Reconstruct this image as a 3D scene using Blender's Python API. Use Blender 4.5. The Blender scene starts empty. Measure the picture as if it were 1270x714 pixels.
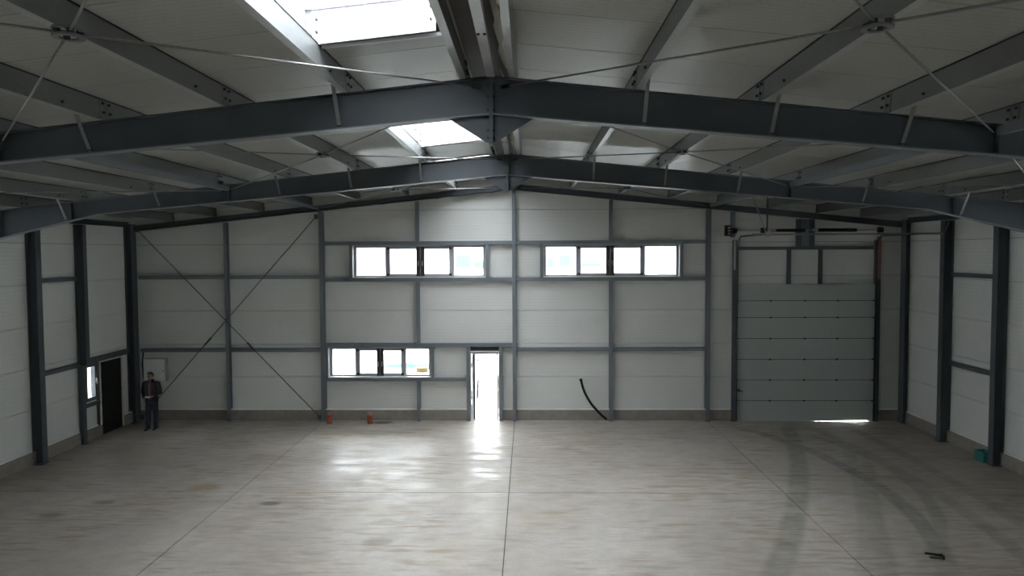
import bpy, bmesh, math, random
from mathutils import Vector, Matrix
random.seed(7)
SC = bpy.context.scene
COL = SC.collection

# ------------------------------------------------------------------ camera
def make_camera():
    yaw, pitch, roll = -0.022, 0.0475, -0.0047
    fw = Vector((math.sin(yaw), math.cos(yaw), 0)); r = Vector((math.cos(yaw), -math.sin(yaw), 0)); up = Vector((0, 0, 1))
    f2 = fw*math.cos(pitch) - up*math.sin(pitch); u = up*math.cos(pitch) + fw*math.sin(pitch)
    r2 = r*math.cos(roll) + u*math.sin(roll); u2 = u*math.cos(roll) - r*math.sin(roll)
    cd = bpy.data.cameras.new('camera'); cd.sensor_width = 36.0; cd.lens = 36.0*912.0/1270.0
    cd.clip_start = 0.05; cd.clip_end = 600
    o = bpy.data.objects.new('camera', cd); COL.objects.link(o)
    m = Matrix(((r2.x, u2.x, -f2.x, .4377), (r2.y, u2.y, -f2.y, 0.0), (r2.z, u2.z, -f2.z, 5.25), (0, 0, 0, 1)))
    o.matrix_world = m
    SC.camera = o
make_camera()

# ------------------------------------------------------------------ sky and exposure
W = bpy.data.worlds.new('overcast_sky'); SC.world = W; W.use_nodes = True
bg = W.node_tree.nodes['Background']; bg.inputs[0].default_value = (0.98, 0.99, 1.0, 1); bg.inputs[1].default_value = 3.0
SC.view_settings.view_transform = 'Standard'; SC.view_settings.look = 'None'
SC.view_settings.gamma = 1.0; SC.view_settings.use_curve_mapping = False
SC.view_settings.exposure = 3.62
SC.cycles.max_bounces = 8; SC.cycles.diffuse_bounces = 6; SC.cycles.glossy_bounces = 4
SC.cycles.transparent_max_bounces = 12
SC.cycles.sample_clamp_indirect = 6.0
SC.cycles.caustics_reflective = False; SC.cycles.caustics_refractive = False

# ------------------------------------------------------------------ materials
class NG:
    def __init__(s, name):
        s.m = bpy.data.materials.new(name); s.m.use_nodes = True
        s.t = s.m.node_tree; s.b = s.t.nodes['Principled BSDF']; s.out = s.t.nodes['Material Output']
    def n(s, typ, **kw):
        q = s.t.nodes.new(typ)
        for k, v in kw.items(): setattr(q, k, v)
        return q
    def link(s, a, b): s.t.links.new(a, b)
    def pos(s): return s.n('ShaderNodeNewGeometry').outputs['Position']
    def math(s, op, a, b=None, c=None):
        q = s.n('ShaderNodeMath', operation=op)
        for i, v in enumerate((a, b, c)):
            if v is None: continue
            if isinstance(v, (int, float)): q.inputs[i].default_value = v
            else: s.link(v, q.inputs[i])
        return q.outputs[0]
    def noise(s, vec, scale, detail=3, rough=.55, dist=0, sc3=None):
        if sc3:
            mp = s.n('ShaderNodeMapping'); mp.inputs['Scale'].default_value = sc3[0]; mp.inputs['Rotation'].default_value = sc3[1]
            s.link(vec, mp.inputs[0]); vec = mp.outputs[0]
        q = s.n('ShaderNodeTexNoise'); q.inputs['Scale'].default_value = scale; q.inputs['Detail'].default_value = detail
        q.inputs['Roughness'].default_value = rough; q.inputs['Distortion'].default_value = dist
        s.link(vec, q.inputs['Vector']); return q.outputs[0]
    def step(s, v, a, b, lo=0., hi=1.):
        q = s.n('ShaderNodeMapRange', interpolation_type='SMOOTHSTEP')
        for i, x in ((1, a), (2, b), (3, lo), (4, hi)): q.inputs[i].default_value = x
        s.link(v, q.inputs[0]); return q.outputs[0]
    def mix(s, f, a, b, blend='MIX'):
        q = s.n('ShaderNodeMix', data_type='RGBA', blend_type=blend)
        for sock, v in ((q.inputs[0], f), (q.inputs[6], a), (q.inputs[7], b)):
            if isinstance(v, (int, float)): sock.default_value = v
            elif isinstance(v, tuple): sock.default_value = (*v, 1)
            else: s.link(v, sock)
        return q.outputs[2]
    def col(s, v):
        if isinstance(v, tuple): s.b.inputs['Base Color'].default_value = (*v, 1)
        else: s.link(v, s.b.inputs['Base Color'])
    def set(s, k, v):
        if isinstance(v, (int, float)): s.b.inputs[k].default_value = v
        else: s.link(v, s.b.inputs[k])
    def bump(s, h, strength, dist):
        q = s.n('ShaderNodeBump'); q.inputs['Strength'].default_value = strength; q.inputs['Distance'].default_value = dist
        s.link(h, q.inputs['Height']); s.link(q.outputs[0], s.b.inputs['Normal'])

def plain(name, c, rough=.5, metal=0., var=.15, scale=6., spec=.5):
    g = NG(name); p = g.pos(); n = g.noise(p, scale, 4)
    g.col(g.mix(n, tuple(x*(1-var) for x in c), tuple(min(1, x*(1+var)) for x in c)))
    g.set('Roughness', g.step(n, .2, .8, rough-.06, rough+.06)); g.set('Metallic', metal)
    g.set('Specular IOR Level', spec)
    return g.m

def panel_mat(name, axis, c, rough, gk=.3):
    # coated steel sandwich panel: shallow pressed lines running along the panel
    g = NG(name); p = g.pos(); sx = g.n('ShaderNodeSeparateXYZ'); g.link(p, sx.inputs[0])
    v = sx.outputs[axis]
    f = g.math('FRACT', g.math('MULTIPLY', v, 1/.095))
    tri = g.math('ABSOLUTE', g.math('SUBTRACT', f, .5))
    groove = g.step(tri, .38, .5, 0, 1)
    n = g.noise(p, .8, 3); n2 = g.noise(p, 25, 2)
    cc = g.mix(n, tuple(x*.93 for x in c), tuple(x*1.05 for x in c))
    g.col(g.mix(g.math('MULTIPLY', groove, gk), cc, tuple(x*.7 for x in c)))
    g.set('Roughness', g.step(n2, .2, .8, rough-.05, rough+.05))
    g.bump(g.math('SUBTRACT', g.math('MULTIPLY', n, .6), groove), .5, .005)
    return g.m

def floor_mat():
    g = NG('power_floated_concrete'); p = g.pos()
    sx = g.n('ShaderNodeSeparateXYZ'); g.link(p, sx.inputs[0]); X, Y = sx.outputs[0], sx.outputs[1]
    big = g.noise(p, .22, 4, .6, .2); mid = g.noise(p, 1.1, 5, .62, .15); fine = g.noise(p, 14, 4, .6)
    c = g.mix(g.step(big, .3, .7), (.37, .33, .285), (.465, .425, .385))
    c = g.mix(g.step(mid, .35, .75, 0, .5), c, (.54, .505, .475))
    # trowel streaks left by the power float: thin brownish strokes, mostly across the hall
    w1 = g.noise(p, 1.0, 3, .55, .25, ((1.1, 6.5, 1), (0, 0, .16)))
    w2 = g.noise(p, 1.0, 3, .55, .3, ((1.2, 7.5, 1), (0, 0, -.45)))
    w3 = g.noise(p, 1.0, 2, .5, .2, ((1.6, 11., 1), (0, 0, -.05)))
    def patch(sc, off, lo, hi):
        mp = g.n('ShaderNodeMapping'); mp.inputs['Location'].default_value = off; g.link(p, mp.inputs[0])
        return g.step(g.noise(mp.outputs[0], sc, 3, .55), lo, hi)
    s1 = g.math('MULTIPLY', g.step(w1, .47, .66), patch(.42, (3, 1, 0), .47, .62))
    s2 = g.math('MULTIPLY', g.math('MULTIPLY', g.step(w2, .48, .66), patch(.38, (9, 4, 2), .46, .62)), .8)
    s3 = g.math('MULTIPLY', g.math('MULTIPLY', g.step(w3, .48, .66), patch(.5, (1, 8, 5), .46, .64)), .6)
    w4 = g.noise(p, 1.0, 3, .55, .3, ((1.1, 7., 1), (0, 0, .6)))
    s4 = g.math('MULTIPLY', g.math('MULTIPLY', g.step(w4, .48, .66), patch(.33, (5, 2, 7), .5, .64)), .6)
    st = g.math('MINIMUM', g.math('ADD', g.math('ADD', s1, s2), g.math('ADD', s3, s4)), 1.0)
    c = g.mix(g.math('MULTIPLY', st, .6), c, (.29, .215, .13))
    blot = g.step(g.noise(p, 2.6, 5, .6), .38, .66, 0, .4)
    c = g.mix(blot, c, (.33, .305, .265))
    ye = g.step(g.noise(p, .55, 4, .6, .2), .50, .75, 0, .45)
    c = g.mix(ye, c, (.40, .345, .235))
    # tyre tracks of a vehicle that turned in through the big door
    tot = None
    dirt = g.step(g.noise(p, 2.2, 4), .3, .7, .45, 1)
    for (cx, cy, R, w, y0, y1, k) in ((-33.9, 31.74, 43.21, .26, 11, 21.5, .75), (-2.77, 16.42, 11.02, .22, 12.2, 21.5, .85),
                                     (.77, 17.78, 8.42, .17, 12.8, 20.5, .6), (81.51, -14.79, 79.81, .22, 11.0, 18, .5),
                                     (-39.78, 18.55, 49.92, .2, 10, 21.5, .45), (-17.71, 17.06, 27.02, .2, 10, 21.5, .5),
                                     (-33.9, 31.74, 44.5, .2, 11, 20, .4)):
        d = g.math('SQRT', g.math('ADD', g.math('POWER', g.math('SUBTRACT', X, cx), 2), g.math('POWER', g.math('SUBTRACT', Y, cy), 2)))
        a = g.math('ABSOLUTE', g.math('SUBTRACT', d, R))
        m = g.step(a, w*.5, w*1.15, k, 0)
        m = g.math('MULTIPLY', m, g.math('MULTIPLY', g.step(Y, y0-1, y0+1), g.step(Y, y1, y1+1, 1, 0)))
        m = g.math('MULTIPLY', m, g.step(X, 2.5, 4.0))
        tot = m if tot is None else g.math('MAXIMUM', tot, m)
    c = g.mix(g.math('MULTIPLY', g.math('MULTIPLY', tot, dirt), .85), c, (.135, .145, .128))
    # separate stains
    for (cx, cy, r, cc, k) in ((-5.02, 15.17, .16, (.12, .11, .10), .8), (-6.86, 16.22, .3, (.33, .22, .10), .7),
                               (-2.3, 13.1, .22, (.2, .15, .1), .5), (-9.2, 14.4, .22, (.12, .11, .1), .6),
                               (-4.13, 22.55, .3, (.08, .075, .07), .9), (-8.6, 15.2, .16, (.15, .13, .11), .6)):
        dx = g.math('MULTIPLY', g.math('SUBTRACT', X, cx), .55); dy = g.math('SUBTRACT', Y, cy)
        d = g.math('SQRT', g.math('ADD', g.math('POWER', dx, 2), g.math('POWER', dy, 2)))
        d = g.math('ADD', d, g.math('MULTIPLY', g.math('SUBTRACT', mid, .5), r*1.2))
        c = g.mix(g.step(d, r*.3, r, k, 0), c, cc)
    c = g.mix(g.step(fine, .3, .7, 0, .22), c, (.30, .28, .25))
    g.col(c)
    ro = g.math('ADD', g.step(g.noise(p, 1.6, 5, .68, .2, ((.7, 1.6, 1), (0, 0, .1))), .34, .64, .31, .52), g.math('MULTIPLY', st, .18))
    g.set('Roughness', ro); g.set('Specular IOR Level', .14)
    g.bump(g.math('ADD', g.math('MULTIPLY', w1, .5), g.math('ADD', g.math('MULTIPLY', w3, .45), g.math('MULTIPLY', mid, .06))), .16, .02)
    return g.m

def glass_mat(name, tint, gl):
    g = NG(name); t = g.t
    tr = g.n('ShaderNodeBsdfTransparent'); tr.inputs[0].default_value = (*tint, 1)
    gs = g.n('ShaderNodeBsdfGlossy'); gs.inputs['Roughness'].default_value = .03
    n = g.noise(g.pos(), 3, 2); fr = g.n('ShaderNodeFresnel'); fr.inputs[0].default_value = 1.45
    mx = g.n('ShaderNodeMixShader')
    g.link(g.math('MULTIPLY', fr.outputs[0], g.step(n, 0, 1, gl*.8, gl)), mx.inputs[0]); g.link(tr.outputs[0], mx.inputs[1]); g.link(gs.outputs[0], mx.inputs[2])
    g.link(mx.outputs[0], g.out.inputs[0]); t.nodes.remove(g.b)
    return g.m

def galv_mat(name, c, rough, metal):
    g = NG(name); p = g.pos(); v = g.n('ShaderNodeTexVoronoi'); v.inputs['Scale'].default_value = 30
    g.link(p, v.inputs['Vector']); n = g.noise(p, 2.2, 4, .6)
    s = g.math('MULTIPLY_ADD', g.n('ShaderNodeSeparateXYZ').outputs[0], 0, .5)
    sp = g.n('ShaderNodeSeparateColor'); g.link(v.outputs['Color'], sp.inputs[0])
    k = g.math('ADD', g.math('MULTIPLY', sp.outputs[0], .4), g.math('MULTIPLY', n, .6))
    g.col(g.mix(k, tuple(x*.78 for x in c), tuple(min(1, x*1.22) for x in c)))
    g.set('Roughness', g.step(k, .2, .8, rough-.08, rough+.1)); g.set('Metallic', metal)
    return g.m

M = dict(
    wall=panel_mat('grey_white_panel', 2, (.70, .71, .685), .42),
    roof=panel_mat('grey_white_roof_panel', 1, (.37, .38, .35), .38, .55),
    door=panel_mat('door_section', 2, (.40, .44, .42), .42),
    back=plain('panel_joint_dark', (.06, .062, .065), .8),
    conc=plain('plinth_concrete', (.26, .24, .21), .85, 0, .35, 5.),
    floor=floor_mat(),
    steel=plain('slate_grey_paint', (.075, .087, .097), .45, 0, .18, 3., .3),
    steel_light=plain('blue_grey_paint', (.165, .187, .208), .42, 0, .15, 3.),
    galv=galv_mat('galvanised_sheet', (.44, .46, .46), .42, .55),
    purlin=galv_mat('dark_galvanised', (.20, .212, .21), .45, .45),
    zinc=galv_mat('zinc_rod', (.24, .24, .235), .45, .4),
    bolt=plain('dark_bolt', (.05, .05, .052), .5, .5),
    white=plain('white_sheet', (.66, .67, .69), .4, 0, .04),
    white_trim=plain('pale_drip_flashing', (.82, .83, .82), .5),
    frame=plain('grey_window_profile', (.36, .36, .39), .45),
    frame_dark=plain('anthracite_profile', (.03, .028, .032), .5),
    glass=glass_mat('window_glass', (.82, .85, .86), .9),
    dome=glass_mat('rooflight_sheet', (.66, .675, .69), .5),
    chrome=plain('silver_handle', (.6, .6, .6), .3, .8),
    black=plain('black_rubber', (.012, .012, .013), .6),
    foil=plain('black_foil_sheet', (.008, .008, .009), .75),
    foam=plain('yellowed_mounting_foam', (.66, .62, .50), .9, 0, .25, 18),
    foamw=plain('white_mounting_foam', (.68, .66, .60), .9, 0, .2, 18),
    brown=plain('brown_ridge_sheet', (.06, .053, .046), .6),
    pipe=plain('orange_brown_pvc', (.42, .105, .045), .5, 0, .2, 8),
    red=plain('dull_red', (.30, .14, .12), .6, 0, .2, 10),
    teal=plain('teal_plastic', (.02, .17, .16), .5),
    spring=plain('oiled_spring', (.022, .022, .024), .45, .5),
    box=plain('light_grey_enamel', (.80, .82, .80), .4),
    ground=plain('yard_asphalt', (.27, .27, .265), .9, 0, .12, .5),
    hall=plain('pale_cladding', (.36, .37, .37), .7, 0, .05, 1),
    bluewin=plain('blue_glazing', (.055, .070, .08), .8, 0, .2, .8, .1),
    tarp=plain('blue_tarpaulin', (.022, .048, .056), .9, 0, .2, 3, .05),
    yellow=plain('yellow_plastic', (.085, .062, .028), .9, 0, .1, 3, .05),
    skin=plain('skin', (.40, .22, .15), .55), hair=plain('dark_hair', (.018, .013, .011), .6),
    jacket=plain('dark_jacket_cloth', (.018, .014, .015), .85), shirt=plain('maroon_grey_shirt', (.13, .075, .075), .85),
    jeans=plain('blue_denim', (.022, .03, .048), .85, 0, .3, 20), shoe=plain('dark_shoe', (.02, .02, .022), .6),
    sole=plain('pale_sole', (.4, .4, .4), .7), plastic=plain('white_plastic', (.55, .55, .54), .4),
)

# ------------------------------------------------------------------ mesh helpers
def V(*a): return Vector(a)
def wloc(o):
    p = o.location.copy()
    while o.parent is not None: o = o.parent; p += o.location
    return p
class MB:
    def __init__(s): s.v = []; s.f = []; s.sm = []
    def add(s, vs, fs, smooth=False):
        o = len(s.v); s.v += [Vector(q) for q in vs]
        for q in fs: s.f.append(tuple(i+o for i in q)); s.sm.append(smooth)
        return s
    def box(s, x0, x1, y0, y1, z0, z1):
        return s.obox(V((x0+x1)/2, (y0+y1)/2, (z0+z1)/2), V(abs(x1-x0)/2, 0, 0), V(0, abs(y1-y0)/2, 0), V(0, 0, abs(z1-z0)/2))
    def obox(s, c, a, b, d):
        vs = [c-a-b-d, c+a-b-d, c+a+b-d, c-a+b-d, c-a-b+d, c+a-b+d, c+a+b+d, c-a+b+d]
        fs = [(0, 3, 2, 1), (4, 5, 6, 7), (0, 1, 5, 4), (1, 2, 6, 5), (2, 3, 7, 6), (3, 0, 4, 7)]
        if a.cross(b).dot(d) < 0: fs = [tuple(reversed(q)) for q in fs]
        return s.add(vs, fs)
    def prism(s, pts, d):     # planar polygon (3D points) extruded along d
        n = len(pts); pts = [Vector(p) for p in pts]
        nr = sum(((pts[i]-pts[0]).cross(pts[(i+1) % n]-pts[0]) for i in range(n)), V(0, 0, 0))
        if nr.dot(d) > 0: pts = pts[::-1]
        vs = pts+[p+d for p in pts]
        fs = [tuple(range(n)), tuple(reversed(range(n, 2*n)))]
        fs += [(i, n+i, n+(i+1) % n, (i+1) % n) for i in range(n)]
        fs[2:] = [tuple(reversed(q)) for q in fs[2:]]
        return s.add(vs, fs)
    def bar(s, p, q, w, h, up=V(0, 0, 1)):
        p, q = Vector(p), Vector(q); d = q-p; L = d.length; d = d/L
        a = d.cross(up)
        if a.length < 1e-4: a = d.cross(V(0, 1, 0))
        a.normalize(); b = a.cross(d).normalized()
        return s.obox((p+q)/2, d*(L/2), a*(w/2), b*(h/2))
    def tube(s, pts, r, n=8, cap=True, smooth=True, squash=None):
        pts = [Vector(p) for p in pts]; rs = r if isinstance(r, (list, tuple)) else [r]*len(pts)
        rings = []; ref = None
        for i, p in enumerate(pts):
            t = (pts[min(i+1, len(pts)-1)]-pts[max(i-1, 0)]).normalized()
            if ref is None:
                ref = t.cross(V(0, 0, 1)) if abs(t.z) < .9 else t.cross(V(0, 1, 0))
            a = (ref-t*ref.dot(t)).normalized(); ref = a; b = t.cross(a)
            rings.append([p+(a*math.cos(2*math.pi*k/n)+b*math.sin(2*math.pi*k/n))*rs[i] for k in range(n)])
        return s.rings(rings, cap, smooth)
    def rings(s, rings, cap=True, smooth=True):
        n = len(rings[0]); vs = [v for r_ in rings for v in r_]; fs = []
        for i in range(len(rings)-1):
            for k in range(n):
                fs.append((i*n+k, i*n+(k+1) % n, (i+1)*n+(k+1) % n, (i+1)*n+k))
        s.add(vs, fs, smooth)
        if cap:
            o = len(s.v)-len(vs)
            s.f.append(tuple(o+k for k in reversed(range(n)))); s.sm.append(False)
            s.f.append(tuple(o+(len(rings)-1)*n+k for k in range(n))); s.sm.append(False)
        return s
    def loft(s, secs, n=16):   # horizontal ellipses: (x, y, z, rx, ry)
        return s.rings([[V(x+rx*math.cos(2*math.pi*k/n), y+ry*math.sin(2*math.pi*k/n), z) for k in range(n)] for (x, y, z, rx, ry) in secs])
    def ball(s, c, rx, ry, rz, n=12, m=8):
        c = Vector(c); rg = []
        for i in range(1, m):
            th = math.pi*i/m
            rg.append([c+V(rx*math.sin(th)*math.cos(2*math.pi*k/n), ry*math.sin(th)*math.sin(2*math.pi*k/n), -rz*math.cos(th)) for k in range(n)])
        return s.rings(rg)
    def build(s, name, mat, parent=None, loc=None):
        base = Vector((0, 0, 0))
        if parent is not None: base = wloc(parent)
        off = Vector(loc) if loc is not None else base
        me = bpy.data.meshes.new(name)
        me.from_pydata([tuple(v-off) for v in s.v], [], s.f)
        me.polygons.foreach_set('use_smooth', s.sm)
        if isinstance(mat, str): mat = M[mat]
        me.materials.append(mat); me.update()
        o = bpy.data.objects.new(name, me); COL.objects.link(o)
        o.location = off-base
        if parent is not None: o.parent = parent
        return o

def mesh_bottom(mb):
    xs = [v.x for v in mb.v]; ys = [v.y for v in mb.v]; zs = [v.z for v in mb.v]
    return V((min(xs)+max(xs))/2, (min(ys)+max(ys))/2, min(zs))
def tag(o, label, cat, group=None):
    o['label'] = label; o['category'] = cat
    if group: o['group'] = group
    return o
def thing(name, loc, label, cat, group=None):
    o = bpy.data.objects.new(name, None); o.empty_display_size = .1; COL.objects.link(o); o.location = loc
    return tag(o, label, cat, group)
def solo(mb, name, mat, label, cat, group=None):
    return tag(mb.build(name, mat, None, mesh_bottom(mb)), label, cat, group)
def structure(o): o['kind'] = 'structure'; return o
def struct_root(name, loc):
    o = bpy.data.objects.new(name, None); COL.objects.link(o); o.location = loc; return structure(o)
SHARED = {}
def put(key, name, mat, parent, at, make):
    """child that shares its mesh with all alike pieces; 'at' in world"""
    if key not in SHARED:
        o = make().build(name, mat, None); SHARED[key] = o.data
        COL.objects.unlink(o); bpy.data.objects.remove(o)
    o = bpy.data.objects.new(name, SHARED[key]); COL.objects.link(o)
    o.parent = parent; o.location = Vector(at)-wloc(parent)
    return o
def hexcyl(axis, r, L):
    def f():
        d = {'x': V(1, 0, 0), 'y': V(0, 1, 0), 'z': V(0, 0, 1)}[axis]
        return MB().tube([-d*L/2, d*L/2], r, 6, True, False)
    return f
def bolt(parent, at, axis='y', r=.016, L=.03): return put(('bolt', axis, r, L), 'bolt', 'bolt', parent, at, hexcyl(axis, r, L))

def rect_sub(rects, hole):
    out = []; hx0, hx1, hy0, hy1 = hole
    for (x0, x1, y0, y1) in rects:
        if hx1 <= x0 or hx0 >= x1 or hy1 <= y0 or hy0 >= y1: out.append((x0, x1, y0, y1)); continue
        if hx0 > x0: out.append((x0, hx0, y0, y1))
        if hx1 < x1: out.append((hx1, x1, y0, y1))
        a, b = max(x0, hx0), min(x1, hx1)
        if hy0 > y0: out.append((a, b, y0, hy0))
        if hy1 < y1: out.append((a, b, hy1, y1))
    return out

# ------------------------------------------------------------------ dimensions of the hall
YG = 22.75            # front of the gable columns
YW = 22.95            # inner face of the gable wall panels
XW = 12.03            # inner face of the side wall panels
FR = [2.1, 8.95, 15.8, 22.6]
YR = -4.75            # rear end of the hall
RT = lambda x: 7.36-.103*abs(x)       # top of rafters
UN = lambda x: 7.63-.103*abs(x)       # underside of the roof panels
RB = lambda x: (6.905-.088*abs(x)) if abs(x) < 8.85 else 6.126-.235*(abs(x)-8.85)
ANG = math.atan(.103)
SKY = [(3.15, 7.85), (10.5, 15.25), (17.4, 22.0), (-4.0, .7)]
SX0, SX1 = -1.90, -.44
HOLES_BACK = dict(low=(-5.84, -2.60, 1.36, 2.31), left=(-5.03, -.87, 4.50, 5.50), right=(.90, 5.12, 4.50, 5.50),
                  door=(-1.40, -.45, -.1, 2.18), big=(6.98, 10.96, -.1, 4.2))
ROWS = [.33, 1.375, 2.42, 3.465, 4.51, 5.555, 6.6, 7.7]

# ------------------------------------------------------------------ floor
fl = structure(MB().box(-12.3, 12.3, YR-.2, 23.1, -.30, -.02).build('floor', 'back'))
for (x0, x1) in ((-12.05, -6), (-6, 0), (0, 6), (6, 12.05)):
    for (y0, y1) in ((YR, 2.2), (2.2, 9.05), (9.05, 15.9), (15.9, 22.95)):
        g = .009
        MB().box(x0+g, x1-g, y0+g, y1-g, -.02, 0).build('floor_slab', 'floor', fl)

# ------------------------------------------------------------------ gable wall
def wall_piece_back(x0, x1, z0, z1, y0, y1, holes, mb):
    for (a, b, c, d) in holes and __import__('functools').reduce(rect_sub, holes, [(x0, x1, z0, z1)]) or [(x0, x1, z0, z1)]:
        pts = [(a, c), (b, c), (b, d), (a, d)]
        if d > 6.2:          # clip under the roof slope
            xs = sorted({a, b} | ({0.} if a < 0 < b else set()))
            top = [(x, min(d, UN(x)+.04)) for x in xs]
            if max(t[1] for t in top) <= c: continue
            # where the roof line crosses the lower edge or the upper edge
            if top[0][1] < c: xc = -(7.67-c)/.103; top[0] = (xc, c)
            if top[-1][1] < c: xc = (7.67-c)/.103; top[-1] = (xc, c)
            ex = []
            for i in range(len(top)-1):
                p, q = top[i], top[i+1]
                if (p[1] < d) != (q[1] < d):
                    xc = (7.67-d)/.103*(1 if (p[0]+q[0]) > 0 else -1)
                    if p[0] < xc < q[0]: ex.append((xc, d))
            top = sorted(top+ex)
            pts = [(top[0][0], c), (top[-1][0], c)]+[t for t in reversed(top) if t[1] > c+1e-5]
            if len(pts) < 3: continue
        mb.prism([V(p[0], y0, p[1]) for p in pts], V(0, y1-y0, 0))
    return mb
HB = list(HOLES_BACK.values())
wb = structure(wall_piece_back(-12.3, 12.3, -.3, 7.75, YW+.10, YW+.13, HB, MB()).build('wall_back', 'back'))
for (x0, x1) in ((-XW, -6), (-6, 0), (0, 6), (6, XW)):
    for z0, z1 in zip(ROWS[:-1], ROWS[1:]):
        mb = wall_piece_back(x0+.003, x1-.003, z0+.006, z1-.006, YW, YW+.10, HB, MB())
        if mb.v: mb.build('wall_panel', 'wall', wb)
pb = MB()
for (a, b, c, d) in rect_sub(rect_sub([(-XW, XW, 0, .32)], HOLES_BACK['door']), HOLES_BACK['big']): pb.box(a, b, YW-.05, YW+.12, c, d)
structure(pb.build('baseboard_back', 'conc'))
tb = MB()
for (a, b, c, d) in rect_sub(rect_sub([(-XW, XW, .322, .360)], HOLES_BACK['door']), HOLES_BACK['big']): tb.box(a, b, YW-.035, YW, c, d)
structure(tb.build('trim_1', 'white_trim'))

# ------------------------------------------------------------------ side walls
def side_wall(sg, side, holes):
    x0, x1 = sg*XW, sg*(XW+.10)
    def slab(y0, y1, z0, z1, xa, xb, mb):
        rects = [(y0, y1, z0, z1)]
        for h in holes: rects = rect_sub(rects, h)
        for (a, b, c, d) in rects: mb.box(min(xa, xb), max(xa, xb), a, b, c, d)
        return mb
    w = structure(slab(YR-.1, YW+.1, -.3, 6.42, sg*(XW+.10), sg*(XW+.13), MB()).build('wall_'+side, 'back'))
    for (y0, y1) in ((YR, 2.1), (2.1, 8.95), (8.95, 15.8), (15.8, YW)):
        for z0, z1 in zip(ROWS[:-2], ROWS[1:-1]):
            slab(y0+.003, y1-.003, z0+.006, min(z1-.006, 6.40), x0, x1, MB()).build('wall_panel', 'wall', w)
    p = slab(YR, YW-.05, 0, .32, sg*(XW-.06), sg*(XW+.1), MB()); structure(p.build('baseboard_'+side, 'conc'))
    t = slab(YR, YW-.05, .322, .360, sg*(XW-.035), sg*XW, MB()); structure(t.build('trim_'+('2' if sg < 0 else '3'), 'white_trim'))
HL = [(20.17, 20.76, 1.10, 2.19), (20.95, 22.10, -.1, 2.16)]
HS = [(11.6, 15.5, 4.5, 5.5), (3.0, 7.2, 4.5, 5.5)]      # unseen side wall windows lighting the rafter ends; nearer pair added for general light
side_wall(-1, 'left', HL+HS)
side_wall(1, 'right', HS)
for k, (sg, (a, b, c, d)) in enumerate([(sg, h) for sg in (-1, 1) for h in HS]):
    r = struct_root('window_%d' % (9+k), (sg*XW, (a+b)/2, c))
    f = MB(); x0, x1 = sg*(XW+.02), sg*(XW+.09)
    f.box(x0, x1, a, b, c, c+.06); f.box(x0, x1, a, b, d-.06, d)
    for j in range(3): y = a+.03+(b-a-.06)*j/2; f.box(x0, x1, y-.03, y+.03, c+.06, d-.06)
    f.build('frame', 'frame', r)
    MB().box(sg*(XW+.05), sg*(XW+.06), a+.03, b-.03, c+.03, d-.03).build('pane', 'glass', r)
wf = structure(wall_piece_back(-12.3, 12.3, -.3, 7.75, YR-.13, YR-.1, [], MB()).build('wall_front', 'back'))
for (x0, x1) in ((-XW, -6), (-6, 0), (0, 6), (6, XW)):
    for z0, z1 in zip(ROWS[:-1], ROWS[1:]):
        wall_piece_back(x0+.003, x1-.003, z0+.006, z1-.006, YR-.1, YR, [], MB()).build('wall_panel', 'wall', wf)

# ------------------------------------------------------------------ roof
def roof_piece(x0, x1, y0, y1, z_off, th, mb, holes=()):
    rects = [(x0, x1, y0, y1)]
    for h in holes: rects = rect_sub(rects, h)
    for (a, b, c, d) in rects:
        lo = [V(a, c, UN(a)+z_off), V(b, c, UN(b)+z_off), V(b, d, UN(b)+z_off), V(a, d, UN(a)+z_off)]
        mb.prism(lo, V(0, 0, th))
    return mb
SH = [(SX0, SX1, a, b) for a, b in SKY]
cm = roof_piece(-12.35, 0, YR-.15, YW+.15, .10, .03, MB(), SH); roof_piece(0, 12.35, YR-.15, YW+.15, .10, .03, cm)
ce = structure(cm.build('ceiling', 'back'))
y = 6.08-1.14*9; k = 0
ys = [YR]
while y < YW:
    if y > YR+.1: ys.append(y)
    y += 1.14
ys.append(YW+.1)
for a, b in zip(ys[:-1], ys[1:]):
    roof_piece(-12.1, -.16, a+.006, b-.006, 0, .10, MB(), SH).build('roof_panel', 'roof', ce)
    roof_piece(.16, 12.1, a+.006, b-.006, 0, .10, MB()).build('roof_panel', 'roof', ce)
# folded ridge sheet and its crumpled foam strip
rs = MB()
rs.prism([V(-.29, YR, UN(.29)-.012), V(0, YR, UN(0)-.012), V(.27, YR, UN(.27)-.012), V(.27, YR, UN(.27)-.004), V(0, YR, UN(0)-.004), V(-.29, YR, UN(.29)-.004)], V(0, YW-YR, 0))
rs.build('ridge_sheet', 'brown', ce)
for i, (a, b) in enumerate(((2.3, 8.6), (9.2, 15.5), (16.0, 22.3))):
    fb = MB(); n = 26; prev = None; vs = []; fs = []
    for j in range(n+1):
        yy = a+(b-a)*j/n; dx = .02*random.uniform(-1, 1); dz = .03*random.random()
        vs += [V(.10+dx, yy, 7.585-dz), V(.19+dx, yy, 7.40-dz), V(.225, yy, 7.41), V(.14, yy, 7.60)]
        if j:
            o = 4*j
            fs += [(o-4, o-3, o+1, o), (o-3, o-2, o+2, o+1), (o-2, o-1, o+3, o+2), (o-1, o-4, o, o+3)]
    fb.add(vs, fs+[(3, 2, 1, 0), tuple(4*n+q for q in range(4))]); fb.build('ridge_foam', 'foamw', ce)

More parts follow.
